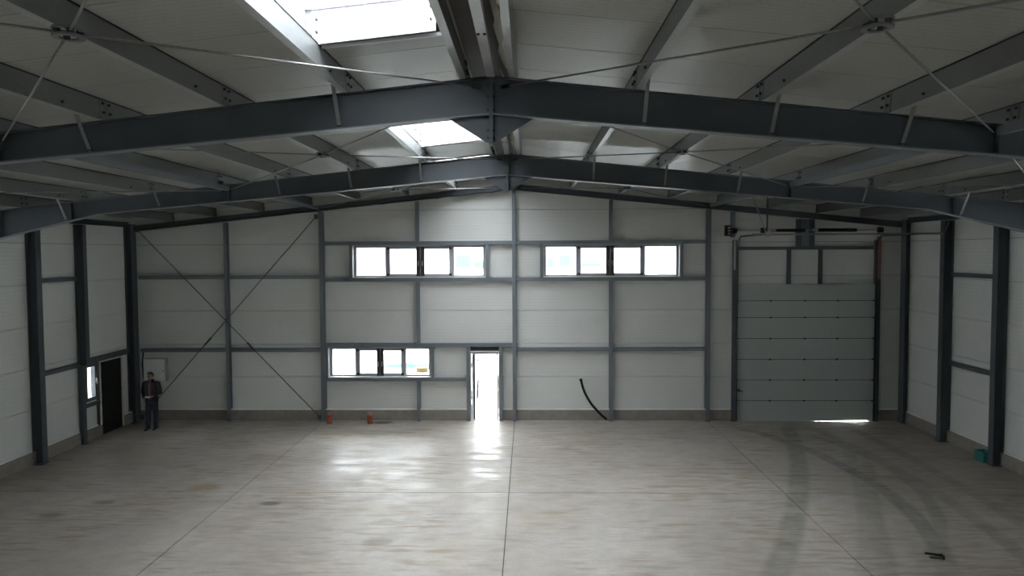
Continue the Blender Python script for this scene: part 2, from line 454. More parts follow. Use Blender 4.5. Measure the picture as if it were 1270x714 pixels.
# ------------------------------------------------------------------ rooflights
for i, (a, b) in enumerate(SKY):
    r = struct_root('window_%d' % (5+i), (-1.17, a, UN(1.17)))
    t = .02; zt = .42
    mb = MB()
    def side_x(x): # curb walls along Y
        return mb.prism([V(x-t, a, UN(x)-.03), V(x+t, a, UN(x)-.03), V(x+t, a, UN(x)+zt), V(x-t, a, UN(x)+zt)], V(0, b-a, 0))
    side_x(SX0-t); side_x(SX1+t)
    for yy in (a-t, b+t):
        mb.prism([V(SX0-2*t, yy-t, UN(SX0)-.03), V(SX1+2*t, yy-t, UN(SX1)-.03), V(SX1+2*t, yy-t, UN(SX1)+zt), V(SX0-2*t, yy-t, UN(SX0)+zt)], V(0, 2*t, 0))
    mb.build('curb', 'white', r)
    # liner board standing in front of the far curb, short of the corners
    lx0, lx1 = SX0+.10, SX1-.07
    ln = MB().prism([V(lx0, b-.13, UN(lx0)-.02), V(lx1, b-.13, UN(lx1)-.02), V(lx1, b-.13, UN(lx1)+.33), V(lx0, b-.13, UN(lx0)+.33)], V(0, .03, 0)).build('liner_board', 'white', r)
    MB().prism([V(lx0, b-.16, UN(lx0)+.33), V(lx1, b-.16, UN(lx1)+.33), V(lx1, b-.16, UN(lx1)+.345), V(lx0, b-.16, UN(lx0)+.345)], V(0, .2, 0)).build('board_cap', 'white', r)
    for x in (lx0+.05, lx1-.05):
        for dz in (.10, .23): bolt(r, (x, b-.14, UN(x)+dz), 'y', .014, .03)
    fm = MB()
    nb = 4
    for j in range(nb+1):
        yy = a+(b-a)*j/nb; yy = min(max(yy, a+.03), b-.03)
        fm.prism([V(SX0, yy-.03, UN(SX0)+zt-.05), V(SX1, yy-.03, UN(SX1)+zt-.05), V(SX1, yy-.03, UN(SX1)+zt), V(SX0, yy-.03, UN(SX0)+zt)], V(0, .06, 0))
    fm.build('glazing_bar', 'galv', r)
    for j in range(nb):
        y0, y1 = a+(b-a)*j/nb, a+(b-a)*(j+1)/nb
        MB().prism([V(SX0, y0+.005, UN(SX0)+zt+.005), V(SX1, y0+.005, UN(SX1)+zt+.005), V(SX1, y1-.005, UN(SX1)+zt+.005), V(SX0, y1-.005, UN(SX0)+zt+.005)], V(0, 0, .006)).build('pane', 'dome', r)

# ------------------------------------------------------------------ portal frames
FN = ['rear', 'near', 'second', 'gable']
SIDE = {-1: 'left', 1: 'right'}
BRX = [1.83, 3.34, 4.88, 7.5, 9.55, 11.05]
def rafter(fi, sg):
    yf = FR[fi]; XE = 11.72
    lab = {0: 'dark grey steel rafter half overhead behind the picture, %s slope', 1: 'big dark grey steel rafter half nearest the camera, %s of the ridge',
           2: 'dark grey steel rafter half of the second frame, tapering down to the %s wall'}[fi] % SIDE[sg]
    r = thing('portal_rafter', (sg*6, yf, RB(6)), lab, 'rafter', 'portal frame rafters')
    P = lambda x, z, dy=0: V(sg*x, yf+dy, z)
    xs = [.02, 8.85, XE]
    web = MB().prism([P(.02, RB(0), -.005), P(8.85, RB(8.85), -.005), P(XE, RB(XE), -.005), P(XE, RT(XE), -.005), P(.02, RT(0), -.005)], V(0, .010, 0))
    web.build('web', 'steel', r)
    def flange(x0, z0, x1, z1, t, nm):
        MB().prism([P(x0, z0, -.09), P(x1, z1, -.09), P(x1, z1+t, -.09), P(x0, z0+t, -.09)], V(0, .18, 0)).build(nm, 'steel', r)
    flange(.02, RT(.02)-.015, XE, RT(XE)-.015, .015, 'top_flange')
    bf = MB()
    bf.prism([P(.02, RB(.02), -.09), P(8.85, RB(8.85), -.09), P(XE, RB(XE), -.09), P(XE, RB(XE)+.016, -.09), P(8.85, RB(8.85)+.016, -.09), P(.02, RB(.02)+.016, -.09)], V(0, .18, 0))
    bf.build('bottom_flange', 'steel_light', r)  # lighter paint than the web, standing in for light off the floor
    # apex: end plate, gusset below the flange, bolts
    ep = MB().box(sg*.001, sg*.022, yf-.10, yf+.10, 6.55, 7.37)
    ep = ep.build('end_plate', 'steel', r)
    gs = MB().prism([P(.02, RB(.02), -.006), P(.50, RB(.5), -.006), P(.06, 6.585, -.006), P(.02, 6.585, -.006)], V(0, .012, 0))
    gs.build('apex_gusset', 'steel', r)
    for dy in (-.06, .06):
        for z in (6.63, 6.72, 6.86, 6.96, 7.12, 7.26): bolt(ep, (sg*.034, yf+dy, z), 'x', .016, .026)
    # stiffeners at the splice and in the haunch
    for x in (6.0, 9.42, 11.0):
        st = MB()
        for s2 in (-1, 1): st.box(sg*(x-.006), sg*(x+.006), yf+s2*.006, yf+s2*.088, RB(x)+.016, RT(x)-.015)
        st.build('stiffener', 'steel', r)
    # fly braces from the bottom flange up to the purlins
    for x in BRX:
        if fi == 1 and sg < 0 and x == 3.34: continue
        p = P(x, RB(x)+.03, -.05); q = P(x, RT(x)+.13, -.37)
        fb = MB().bar(p, q, .012, .045, V(1, 0, 0)).build('fly_brace', 'purlin', r)
        bolt(fb, (sg*x, yf-.055, RB(x)+.05), 'x', .018, .05)
    for x in (1.72, 3.21, 4.70, 6.19, 7.68, 9.17, 10.5):
        bolt(r, (sg*(x+.05), yf-.07, RT(x+.05)+.012), 'z', .014, .026)
for fi in (0, 1, 2):
    for sg in (-1, 1): rafter(fi, sg)
def h_column(name, x, y, z1, lab, mat='steel', d=.28, b=.20, grp='side wall columns', plane='x'):
    r = thing(name, (x, y, 0), lab, 'column', grp)
    t = .014
    if plane == 'x':     # web in the XZ plane, flanges parallel to the side wall
        MB().box(x-d/2+t, x+d/2-t, y-.005, y+.005, .015, z1).build('web', mat, r)
        for s2 in (-1, 1): MB().box(x+s2*d/2, x+s2*(d/2-t), y-b/2, y+b/2, .015, z1).build('flange', mat, r)
        MB().box(x-d/2-.02, x+d/2+.02, y-b/2-.02, y+b/2+.02, 0, .015).build('base_plate', mat, r)
    else:                # web in the YZ plane, flanges parallel to the gable wall
        MB().box(x-.004, x+.004, y-d/2+t, y+d/2-t, .015, z1-.02).build('web', mat, r)
        for s2 in (-1, 1): MB().box(x-b/2, x+b/2, y+s2*d/2, y+s2*(d/2-t), .015, z1).build('flange', mat, r)
        MB().box(x-b/2-.015, x+b/2+.015, y-d/2-.015, min(y+d/2, YW-.055), 0, .015).build('base_plate', mat, r)
    return r
for fi in (0, 1, 2):
    for sg in (-1, 1):
        h_column('portal_column', sg*11.86, FR[fi], RT(11.8)-.02, 'steel portal column carrying the %s end of the %s rafter' % (SIDE[sg], FN[fi]), grp='portal columns')
SC_ = 'steel'
h_column('wall_column', -11.87, 18.05, 6.08, 'dark steel column on left wall, nearest one in view, left of the small window', d=.26)
r = thing('wall_column', (-11.87, 19.98, 0), 'dark steel column on left wall directly beside the small window', 'column', 'side wall columns')
for nm, (a, b, z0, z1) in (('flange', (-12.0, -11.986, 2.20, 6.08)), ('flange', (-11.754, -11.74, 2.20, 6.08)), ('lower_post', (-12.0, -11.885, .015, 2.20))):
    MB().box(a, b, 19.90, 20.06, z0, z1).build(nm, 'steel', r)
MB().box(-11.986, -11.754, 19.975, 19.985, 2.20, 6.08).build('web', 'steel', r)
MB().box(-12.02, -11.86, 19.88, 20.08, 0, .015).build('base_plate', 'steel', r)
h_column('wall_column', 11.87, 18.05, 6.08, 'dark steel column on right wall with a teal object at its foot', d=.26)
h_column('wall_column', 11.87, 20.35, 6.08, 'dark steel column on right wall between the nearest column and far corner', d=.26)
h_column('corner_column', -11.92, 22.60, 6.20, 'dark steel column in the far left corner behind the man', d=.24, b=.30, grp='corner columns')
h_column('corner_column', 11.95, 22.60, 6.20, 'dark steel column in the far right corner beside sectional door', d=.24, b=.30, grp='corner columns')
# eaves beams
for sg in (-1, 1):
    for bi in range(3):
        y0, y1 = FR[bi]+.1, FR[bi+1]-.16
        where = ('overhead before the near frame', 'between the near and second frames', 'between the second frame and gable')[bi]
        r = thing('eaves_beam', (sg*11.87, y0, 6.10), 'dark steel eaves beam along top of the %s wall, %s' % (SIDE[sg], where), 'beam', 'eaves beams')
        MB().box(sg*11.80, sg*11.94, y0, y1, 6.10, 6.115).build('bottom_flange', 'steel', r)
        MB().box(sg*11.80, sg*11.94, y0, y1, 6.235, 6.25).build('top_flange', 'steel', r)
        MB().box(sg*11.865, sg*11.875, y0, y1, 6.115, 6.235).build('web', 'steel', r)

# gable rafters
for sg in (-1, 1):
    r = thing('gable_rafter', (sg*6, 22.6, RT(6)-.24), 'dark steel beam sloping along the top of far wall, %s half' % SIDE[sg], 'rafter', 'gable rafters')
    P = lambda x, z, dy: V(sg*x, 22.62+dy, z)
    d = .18
    MB().prism([P(.0, RT(0)-d, -.004), P(11.8, RT(11.8)-d, -.004), P(11.8, RT(11.8), -.004), P(0, RT(0), -.004)], V(0, .008, 0)).build('web', 'steel', r)
    for nm, o in (('bottom_flange', d), ('top_flange', .012)):
        MB().prism([P(.0, RT(0)-o, -.06), P(11.8, RT(11.8)-o, -.06), P(11.8, RT(11.8)-o+.012, -.06), P(0, RT(0)-o+.012, -.06)], V(0, .12, 0)).build(nm, 'steel', r)

# ------------------------------------------------------------------ purlins
PX = [1.72, 3.21, 4.70, 6.19, 7.68, 9.17, 10.5]
ORD = ['first', 'second', 'third', 'fourth', 'fifth', 'sixth', 'seventh']
BAY = ['before the near rafter', 'between near and second rafters', 'in the last bay']
def purlin(sg, x, bi, lab, fdir=1, h=.262, w=.075):
    y0, y1 = FR[bi]+.006, FR[bi+1]-.006
    dx = V(sg*math.cos(ANG), 0, -math.sin(ANG)); n = V(sg*math.sin(ANG), 0, math.cos(ANG)); yv = V(0, 1, 0)
    base = V(sg*x, (y0+y1)/2, RT(x)+.004); hl = (y1-y0)/2
    r = thing('roof_purlin', (base.x, y0, base.z), lab, 'purlin', 'roof purlins')
    q = sg if fdir > 0 else -sg
    fd = dx*fdir
    MB().obox(base+n*h/2, dx*.0015, yv*hl, n*h/2).build('web', 'purlin', r)
    fb = MB().obox(base+fd*w/2+n*.0015, fd*w/2, yv*hl, n*.0015)
    fb.obox(base+fd*w+n*.01, fd*.0015, yv*hl, n*.01); fb.build('lower_flange', 'galv', r)  # lighter zinc than the web; the lit underside is put in its colour
    tf = MB().obox(base+fd*w/2+n*(h-.0015), fd*w/2, yv*hl, n*.0015); tf.build('upper_flange', 'purlin', r)
    MB().obox(base+n*(h-.008)-dx*.004, dx*.004, yv*hl, n*.007).build('top_dark_strip', 'black', r)  # thin black strip along the top edge of the web
    for yy in (y0+.06, y1-.06):
        c = MB().obox(base+n*(h*.45)-dx*.006+V(0, yy-base.y, 0), dx*.004, yv*.05, n*(h*.42)); c = c.build('cleat', 'purlin', r)
        for u in (.09, .20): bolt(c, base+n*u-dx*.018+V(0, yy-base.y, 0), 'x', .017, .03)
    if fdir > 0 and x in (1.72, 3.21, 4.70, 7.68, 9.17): bolt(r, base+n*.06-dx*.01+V(0, hl-.85, 0), 'x', .016, .03)
for bi in range(3):
    for sg in (-1, 1):
        for k, x in enumerate(PX):
            purlin(sg, x, bi, 'galvanised purlin, %s below the ridge purlin, %s slope, %s' % (ORD[k], SIDE[sg], BAY[bi]))
    purlin(-1, .30, bi, 'galvanised purlin hugging the ridge on its left side, %s' % BAY[bi])
    purlin(1, .28, bi, 'galvanised purlin hugging the ridge on its right side, %s' % BAY[bi], fdir=-1)
    y0, y1 = FR[bi]+.11, FR[bi+1]-.11
    r = thing('ridge_strut', (0, y0, 7.37), 'square grey steel tube running under the ridge, %s' % BAY[bi], 'beam', 'ridge struts')
    MB().box(-.05, .05, y0, y1, 7.34, 7.44).build('tube', 'galv', r)
    for yy in (y0-.1, y1): MB().box(-.045, .045, yy, yy+.1, 7.372, 7.39).build('connection_plate', 'steel', r)
    for dx in (-.03, .03): bolt(r, (dx, y0+4.9, 7.336), 'z', .014, .02)

for bi in range(3):
    for sg in (-1, 1):
        y0, y1 = FR[bi]+.1, FR[bi+1]-.1
        r = thing('bracing_strut', (sg*6, y0, 6.61), 'grey square tube strut midway down the %s slope, %s' % (SIDE[sg], BAY[bi]), 'beam', 'struts between the rafters')
        MB().box(sg*5.95, sg*6.05, y0, y1, 6.61, 6.71).build('tube', 'steel_light', r)
        for yy in (y0-.09, y1): MB().box(sg*5.985, sg*6.0, yy, yy+.09, 6.55, 6.70).build('connection_plate', 'steel', r)

# ------------------------------------------------------------------ roof rod bracing with ring hubs
def bracing(sg, bi, x0, x1, lab):
    y0, y1 = FR[bi], FR[bi+1]; c = V(sg*(x0+x1)/2, (y0+y1)/2, 0)
    zr = lambda x: RT(x)-.12
    c.z = zr((x0+x1)/2)-.02
    r = thing('rod_bracing', c, lab, 'bracing', 'roof bracing crosses')
    n = 20
    for nm, dz in (('ring', .02), ('ring', -.036)):
        mb = MB(); vs = []; fs = []
        for k in range(n):
            a = 2*math.pi*k/n
            for (rr, z) in ((.115, 0), (.115, .016), (.068, .016), (.068, 0)):
                vs.append(c+V(rr*math.cos(a), rr*math.sin(a), dz+z))
            o = 4*k; p = 4*((k+1) % n)
            fs += [(o+j, p+j, p+(j+1) % 4, o+(j+1) % 4) for j in range(4)]
        mb.add(vs, fs); mb.build(nm, 'purlin', r)
    for (xe, ye) in ((x0, y0), (x0, y1), (x1, y0), (x1, y1)):
        e = V(sg*max(xe, .12), ye+(.02 if ye < c.y else -.02), zr(xe)); d = (e-c).normalized()
        MB().tube([c+d*.085, e], .011, 8).build('rod', 'zinc', r)
        MB().tube([c+d*.08+V(0, 0, -.03), c+d*.08+V(0, 0, .03)], .026, 8, True, False).build('hub_nut', 'bolt', r)
        MB().tube([e-d*.16, e-d*.02], .022, 8).build('rod_end', 'bolt', r)
for bi in range(3):
    for sg in (-1, 1):
        bracing(sg, bi, 0, 6.0, 'thin crossed rods with ring hub, %s slope near ridge, %s' % (SIDE[sg], BAY[bi]))
        if bi == 1: bracing(sg, bi, 6.0, 11.6, 'thin crossed steel rods near the eaves, %s slope, %s' % (SIDE[sg], BAY[bi]))

# ------------------------------------------------------------------ gable columns and rails
def gcol(x, z0, z1, lab, b=.10):
    d = .19; y0 = YG; y1 = YG+d; t = .009
    r = thing('gable_column', (x, YG+d/2, z0), lab, 'column', 'gable wall columns')
    MB().box(x-.003, x+.003, y0+t, y1-t, z0+.01, z1).build('web', 'steel_light', r)
    for a in (y0, y1-t): MB().box(x-b/2, x+b/2, a, a+t, z0+.01, z1).build('flange', 'steel_light', r)
    MB().box(x-b/2-.02, x+b/2+.02, y0-.02, min(y1, YW-.055) if z0 < .4 else y1, z0, z0+.01).build('base_plate', 'steel_light', r)
GT = lambda x: RT(x)-.19
gcol(-9, 0, GT(9), 'slim grey column on far wall where the bracing rods cross')
gcol(-6, 0, GT(6), 'grey column on far wall just left of the lower window', .13)
gcol(0, 0, GT(0), 'grey column in the middle of the far wall, right of the white door', .11)
gcol(6, 0, GT(6), 'grey column on far wall between the upper right window and sectional door', .13)
gcol(3, 0, 4.40, 'grey column under the upper right window, beside the black hose')
gcol(3, 5.62, GT(3), 'short grey post above the upper right window')
gcol(-3, 5.62, GT(3), 'short grey post above the upper left window')
gcol(-3, 2.44, 4.40, 'grey post between the lower and upper windows on far wall')
gcol(-3, 0, 1.27, 'short grey post below the lower window')
def rail(x0, x1, z, lab, h=.10, y0=None, y1=None, mat='steel_light'):
    y0 = YG+.04 if y0 is None else y0; y1 = YW if y1 is None else y1
    r = thing('wall_rail', ((x0+x1)/2, (y0+y1)/2, z-h/2), lab, 'rail', 'horizontal rails of the far wall')
    MB().box(x0, x1, y0, y0+.006, z-h/2, z+h/2).build('face', mat, r)
    MB().box(x0, x1, y0, y1, z+h/2, z+h/2+.005).build('top_flange', mat, r)
    MB().box(x0, x1, y0, y1, z-h/2-.005, z-h/2).build('bottom_flange', mat, r)
g = .06
rail(-11.78, -9-g, 4.53, 'upper rail between far left corner column and rod crossing column'); rail(-9+g, -6-g, 4.53, 'upper rail between rod crossing column and column left of the lower window')
rail(-11.78, -9-g, 2.24, 'lower rail above the grey cabinet behind the man'); rail(-9+g, -6-g, 2.24, 'lower rail between rod crossing column and column left of the lower window')
rail(-6+g+.02, -g, 5.575, 'rail along the top edge of the upper left window'); rail(-6+g+.02, -g, 4.435, 'rail along the bottom edge of the upper left window')
rail(g, 6-g-.02, 5.575, 'rail along the top edge of the upper right window'); rail(g, 6-g-.02, 4.435, 'rail along the bottom edge of the upper right window')
rail(-6+g+.02, -g, 2.39, 'rail along the top of the lower window and white door'); rail(-6+g+.02, -1.52, 1.30, 'rail along the bottom edge of the lower window', .08)
rail(g, 3-g, 2.25, 'lower rail between the middle column and column beside black hose'); rail(3+g, 6-g-.02, 2.25, 'lower rail right of the column beside black hose')

# wall bracing rods in the left bays
def wall_rod(p, q, lab):
    r = thing('wall_brace_rod', (Vector(p)+Vector(q))/2, lab, 'bracing', 'wall bracing rods')
    p, q = Vector(p), Vector(q); d = (q-p).normalized()
    MB().tube([p, q], .014, 8).build('rod', 'steel', r)
    m = p+(q-p)*.62 if p.z > q.z else p+(q-p)*.38
    MB().tube([m-d*.16, m+d*.16], .028, 8).build('turnbuckle', 'steel', r)
    for e in (p, q): MB().box(e.x-.06, e.x+.06, e.y-.006, e.y+.006, e.z-.07, e.z+.07).build('end_plate', 'steel', r)
wall_rod((-11.74, YG-.02, 6.02), (-6.12, YG-.02, .14), 'diagonal rod falling from far left corner top to foot of the lower window column')
wall_rod((-6.12, YG-.05, 6.40), (-11.74, YG-.05, .14), 'diagonal rod rising from behind the man to the top of the lower window column')

# side wall rails
def srail(sg, y0, y1, z, lab, h=.10, dark=True):
    x = sg*XW; r = thing('side_rail', (sg*(XW-.06), (y0+y1)/2, z-h/2), lab, 'rail', 'rails on the side walls')
    MB().box(sg*(XW-.13), sg*(XW-.124), y0, y1, z-h/2, z+h/2).build('face', 'steel', r)
    MB().box(sg*(XW-.13), x, y0, y1, z+h/2, z+h/2+.005).build('top_flange', 'steel', r)
    MB().box(sg*(XW-.13), x, y0, y1, z-h/2-.005, z-h/2).build('bottom_flange', 'steel', r)
srail(-1, 18.17, 19.86, 4.60, 'upper rail between the two columns on left wall'); srail(-1, 18.17, 19.86, 2.22, 'lower rail between the two columns on left wall')
srail(1, 18.17, 20.23, 4.61, 'upper rail between the two columns on right wall'); srail(1, 18.17, 20.23, 2.20, 'lower rail between the two columns on right wall')
srail(-1, 20.10, 22.44, 2.27, 'rail above the small window and black doorway on left wall', .13)
# framing posts of small window and black doorway
def spost(y0, y1, z0, z1, lab):
    solo(MB().box(-XW+.001, -XW+.04, y0, y1, z0, z1), 'wall_post', 'steel', lab, 'post', 'posts on the left wall')
spost(20.78, 20.88, 0, 2.19, 'narrow grey post between the small window and black doorway')
r = solo(MB().box(-XW+.001, -XW+.12, 20.09, 20.775, .97, 1.06), 'window_ledge_rail', 'steel', 'short grey rail under the small left wall window', 'rail')

# ------------------------------------------------------------------ windows in the gable
def gable_window(n, x0, x1, z0, z1, cuts, dark_w, lip=-1):
    r = struct_root('window_%d' % n, ((x0+x1)/2, YW, z0))
    # galvanised lining between rail and panel
    lining = MB()
    lining.box(x0-.05, x0-.03, YG+.05, YW+.12, z0-.04, z1+.04); lining.box(x1+.03, x1+.05, YG+.05, YW+.12, z0-.04, z1+.04)
    lining.box(x0-.05, x1+.05, YG+.05, YW+.12, z1+.03, z1+.045); lining.box(x0-.05, x1+.05, YG+.05, YW+.12, z0-.045, z0-.03)
    lining.build('lining', 'galv', r)
    for s2, xx in ((-1, x0), (1, x1)):
        MB().box(xx+s2*.05, xx+s2*.14, YG+.03, YG+.05, z0-.05, z1+.05).build('side_channel', 'steel_light', r)
    MB().box(x0-.03, x1+.03, YG+.06, YW+.02, z0-.03, z0-.012).build('sill', 'white_trim', r)
    fy0, fy1 = YW+.02, YW+.10
    fr = MB(); w = .05
    fr.box(x0-.03, x0+w, fy0, fy1, z0-.03, z1+.03); fr.box(x1-w, x1+.03, fy0, fy1, z0-.03, z1+.03)
    fr.box(x0+w, x1-w, fy0, fy1, z1-w+.01, z1+.03); fr.box(x0+w, x1-w, fy0, fy1, z0-.03, z0+w-.01)
    fr.build('frame', 'frame', r)
    c1, c2, c3 = cuts
    for c in (c1, c3): MB().box(c-.055, c+.055, fy0-.01, fy1-.01, z0, z1).build('mullion', 'frame', r)
    # two inner casements that meet in the dark middle stiles
    for s2, a, b in ((-1, c1+.045, c2-.003), (1, c2+.003, c3-.045)):
        sa = MB(); t = .055
        sa.box(a, b, fy0-.03, fy0+.03, z1-t-.03, z1-.01); sa.box(a, b, fy0-.03, fy0+.03, z0+.01, z0+t+.03)
        o = a if s2 < 0 else b-.055
        sa.box(o, o+.055, fy0-.03, fy0+.03, z0+t+.03, z1-t-.03)
        cs = sa.build('casement', 'frame', r)
        m0, m1 = (b-dark_w, b) if s2 < 0 else (a, a+dark_w)
        st = MB().box(m0, m1, fy0-.035, fy0+.03, z0+.01, z1-.01).build('meeting_stile', 'frame_dark', r)
        hx = (m0+m1)/2; hz = (z0+z1)/2-.05
        hd = MB().box(hx-.012, hx+.012, fy0-.05, fy0-.035, hz-.06, hz+.06); hd.box(hx-.010, hx+.010, fy0-.075, fy0-.05, hz+.02, hz+.04)
        hd.box(hx-.011, hx+.011, fy0-.085, fy0-.07, hz-.09, hz+.05); hd.build('handle', 'chrome', st)
        ox = a if s2 < 0 else b
        for zz in (z0+.02, z1-.10): MB().box(ox-.05, ox+.03, fy0-.05, fy0-.03, zz, zz+.08).build('hinge', 'frame_dark', cs)
    for a, b in ((x0+w, c1-.055), (c1+.10, c2-dark_w), (c2+dark_w, c3-.10), (c3+.055, x1-w)):
        MB().box(a-.01, b+.01, fy0+.035, fy0+.05, z0+.03, z1-.03).build('pane', 'glass', r)
gable_window(1, -5.80, -2.65, 1.40, 2.28, (-4.97, -4.23, -3.47), .105)
gable_window(2, -4.99, -.92, 4.53, 5.47, (-3.98, -2.93, -1.93), .125)
gable_window(3, .95, 5.08, 4.53, 5.47, (1.98, 2.99, 4.02), .125)

# small window on the left wall
def left_window():
    y0, y1, z0, z1 = HL[0]; r = struct_root('window_4', (-XW, (y0+y1)/2, z0)); x0, x1 = -XW-.06, -XW+.03
    f = MB(); w = .05
    f.box(x0, x1, y0, y0+w, z0, z1); f.box(x0, x1, y1-w, y1, z0, z1); f.box(x0, x1, y0+w, y1-w, z0, z0+w); f.box(x0, x1, y0+w, y1-w, z1-w, z1)
    f.build('frame', 'steel', r)
    s = MB(); a, b, c, d = y0+w, y1-w, z0+w, z1-w; w = .06
    s.box(x0+.03, x1+.03, a, a+w, c, d); s.box(x0+.03, x1+.03, b-w, b, c, d); s.box(x0+.03, x1+.03, a+w, b-w, c, c+w); s.box(x0+.03, x1+.03, a+w, b-w, d-w, d)
    sa = s.build('casement', 'steel', r)
    MB().box(x0+.05, x0+.06, a+w-.01, b-w+.01, c+w-.01, d-w+.01).build('pane', 'glass', r)
    h = MB().box(x1+.03, x1+.045, b-.045, b-.02, 1.60, 1.74); h.box(x1+.045, x1+.07, b-.042, b-.022, 1.68, 1.71); h.box(x1+.06, x1+.075, b-.045, b-.02, 1.56, 1.72)
    h.build('handle', 'white', sa)
left_window()

# black covered doorway on the left wall
def black_doorway():
    y0, y1, _, z1 = HL[1]; r = struct_root('door_3', (-XW, (y0+y1)/2, 0)); x = -XW
    MB().box(x-.05, x+.008, y0+.02, y1-.02, .0, z1-.02).build('door_leaf', 'foil', r)
    fm = MB(); rnd = random.Random(3)
    def strip(p, q, out):
        n = 22; p, q = Vector(p), Vector(q); vs = []; fs = []
        for i in range(n+1):
            c = p+(q-p)*i/n; w = .03+.035*rnd.random()
            e = out*w
            vs += [c-out*(.006+.014*rnd.random())+V(-.02, 0, 0), c+e+V(-.02, 0, 0), c+e*.8+V(.035+.012*rnd.random(), 0, 0), c-out*.006+V(.035+.01*rnd.random(), 0, 0)]
            if i:
                o = 4*i; fs += [(o-4+j, o-4+(j+1) % 4, o+(j+1) % 4, o+j) for j in range(4)]
        fm.add(vs, fs+[(3, 2, 1, 0), tuple(4*n+k for k in range(4))])
    strip((x, y0+.02, .02), (x, y0+.02, z1), V(0, -1, 0)); strip((x, y1-.02, .02), (x, y1-.02, z1), V(0, 1, 0)); strip((x, y0, z1-.02), (x, y1, z1-.02), V(0, 0, 1))
    fm.build('foam_seal', 'foam', r)
black_doorway()

# ------------------------------------------------------------------ white glazed entrance door
def entrance():
    x0, x1, _, z1 = HOLES_BACK['door']; r = struct_root('door_1', ((x0+x1)/2, YW, 0))
    for s2, xx in ((-1, -1.44), (1, -.42)):
        mb = MB().box(xx-.055, xx+.055, YG+.02, YG+.03, .0, 2.33)
        mb.box(xx-.055*s2-.004, xx-.055*s2+.004, YG+.03, YW-.05, 0, 2.33) if True else None
        mb.build('door_post', 'steel_light', r)
    MB().box(-1.385, -.475, YG+.03, YG+.12, 2.13, 2.19).build('head_channel', 'galv', r)
    MB().box(-1.385, -.475, YG+.13, YG+.14, 2.19, 2.33).build('head_gap', 'back', r)
    # rough foam strips beside the frame
    rnd = random.Random(5); fm = MB()
    for xx, s2 in ((x0+.005, 1), (x1-.005, -1)):
        n = 24; vs = []; fs = []
        for i in range(n+1):
            z = 2.14*i/n; w = .035+.03*rnd.random()
            vs += [V(xx, YW-.09, z), V(xx+s2*w, YW-.09, z), V(xx+s2*w*.9, YW+.03, z), V(xx, YW+.03, z)]
            if i: o = 4*i; fs += [(o-4+j, o-4+(j+1) % 4, o+(j+1) % 4, o+j) for j in range(4)]
        fm.add(vs, fs+[(3, 2, 1, 0), tuple(4*n+k for k in range(4))])
    fm.build('foam_seal', 'foamw', r)
    f = MB(); a, b, t = x0+.06, x1-.06, .05
    f.box(a, a+t, YW+.0, YW+.07, 0, 2.13); f.box(b-t, b, YW, YW+.07, 0, 2.13); f.box(a+t, b-t, YW, YW+.07, 2.08, 2.13)
    f.box(a+t, b-t, YW+.01, YW+.06, .0, .02)
    f.build('frame', 'white', r)
    MB().box(a+t, a+t+.05, YW-.01, YW+.05, .02, 2.08).build('lock_stile', 'frame_dark', r)
    c, d = a+t+.05, b-t
    MB().box(c, d, YW+.02, YW+.035, .02, 2.08).build('pane', 'glass', r)
    hd = MB().tube([V(c+.07, YW-.06, .68), V(c+.075, YW-.065, 1.0), V(c+.105, YW-.06, 1.28)], .03, 8)
    hd.tube([V(c+.07, YW-.06, .74), V(c+.07, YW+.02, .74)], .012, 8); hd.tube([V(c+.10, YW-.06, 1.22), V(c+.10, YW+.02, 1.22)], .012, 8)
    hd.build('pull_handle', 'frame', r)
    MB().box(c+.03, c+.14, YW-.02, YW+.015, 1.88, 1.93).build('door_closer', 'frame', r)
entrance()

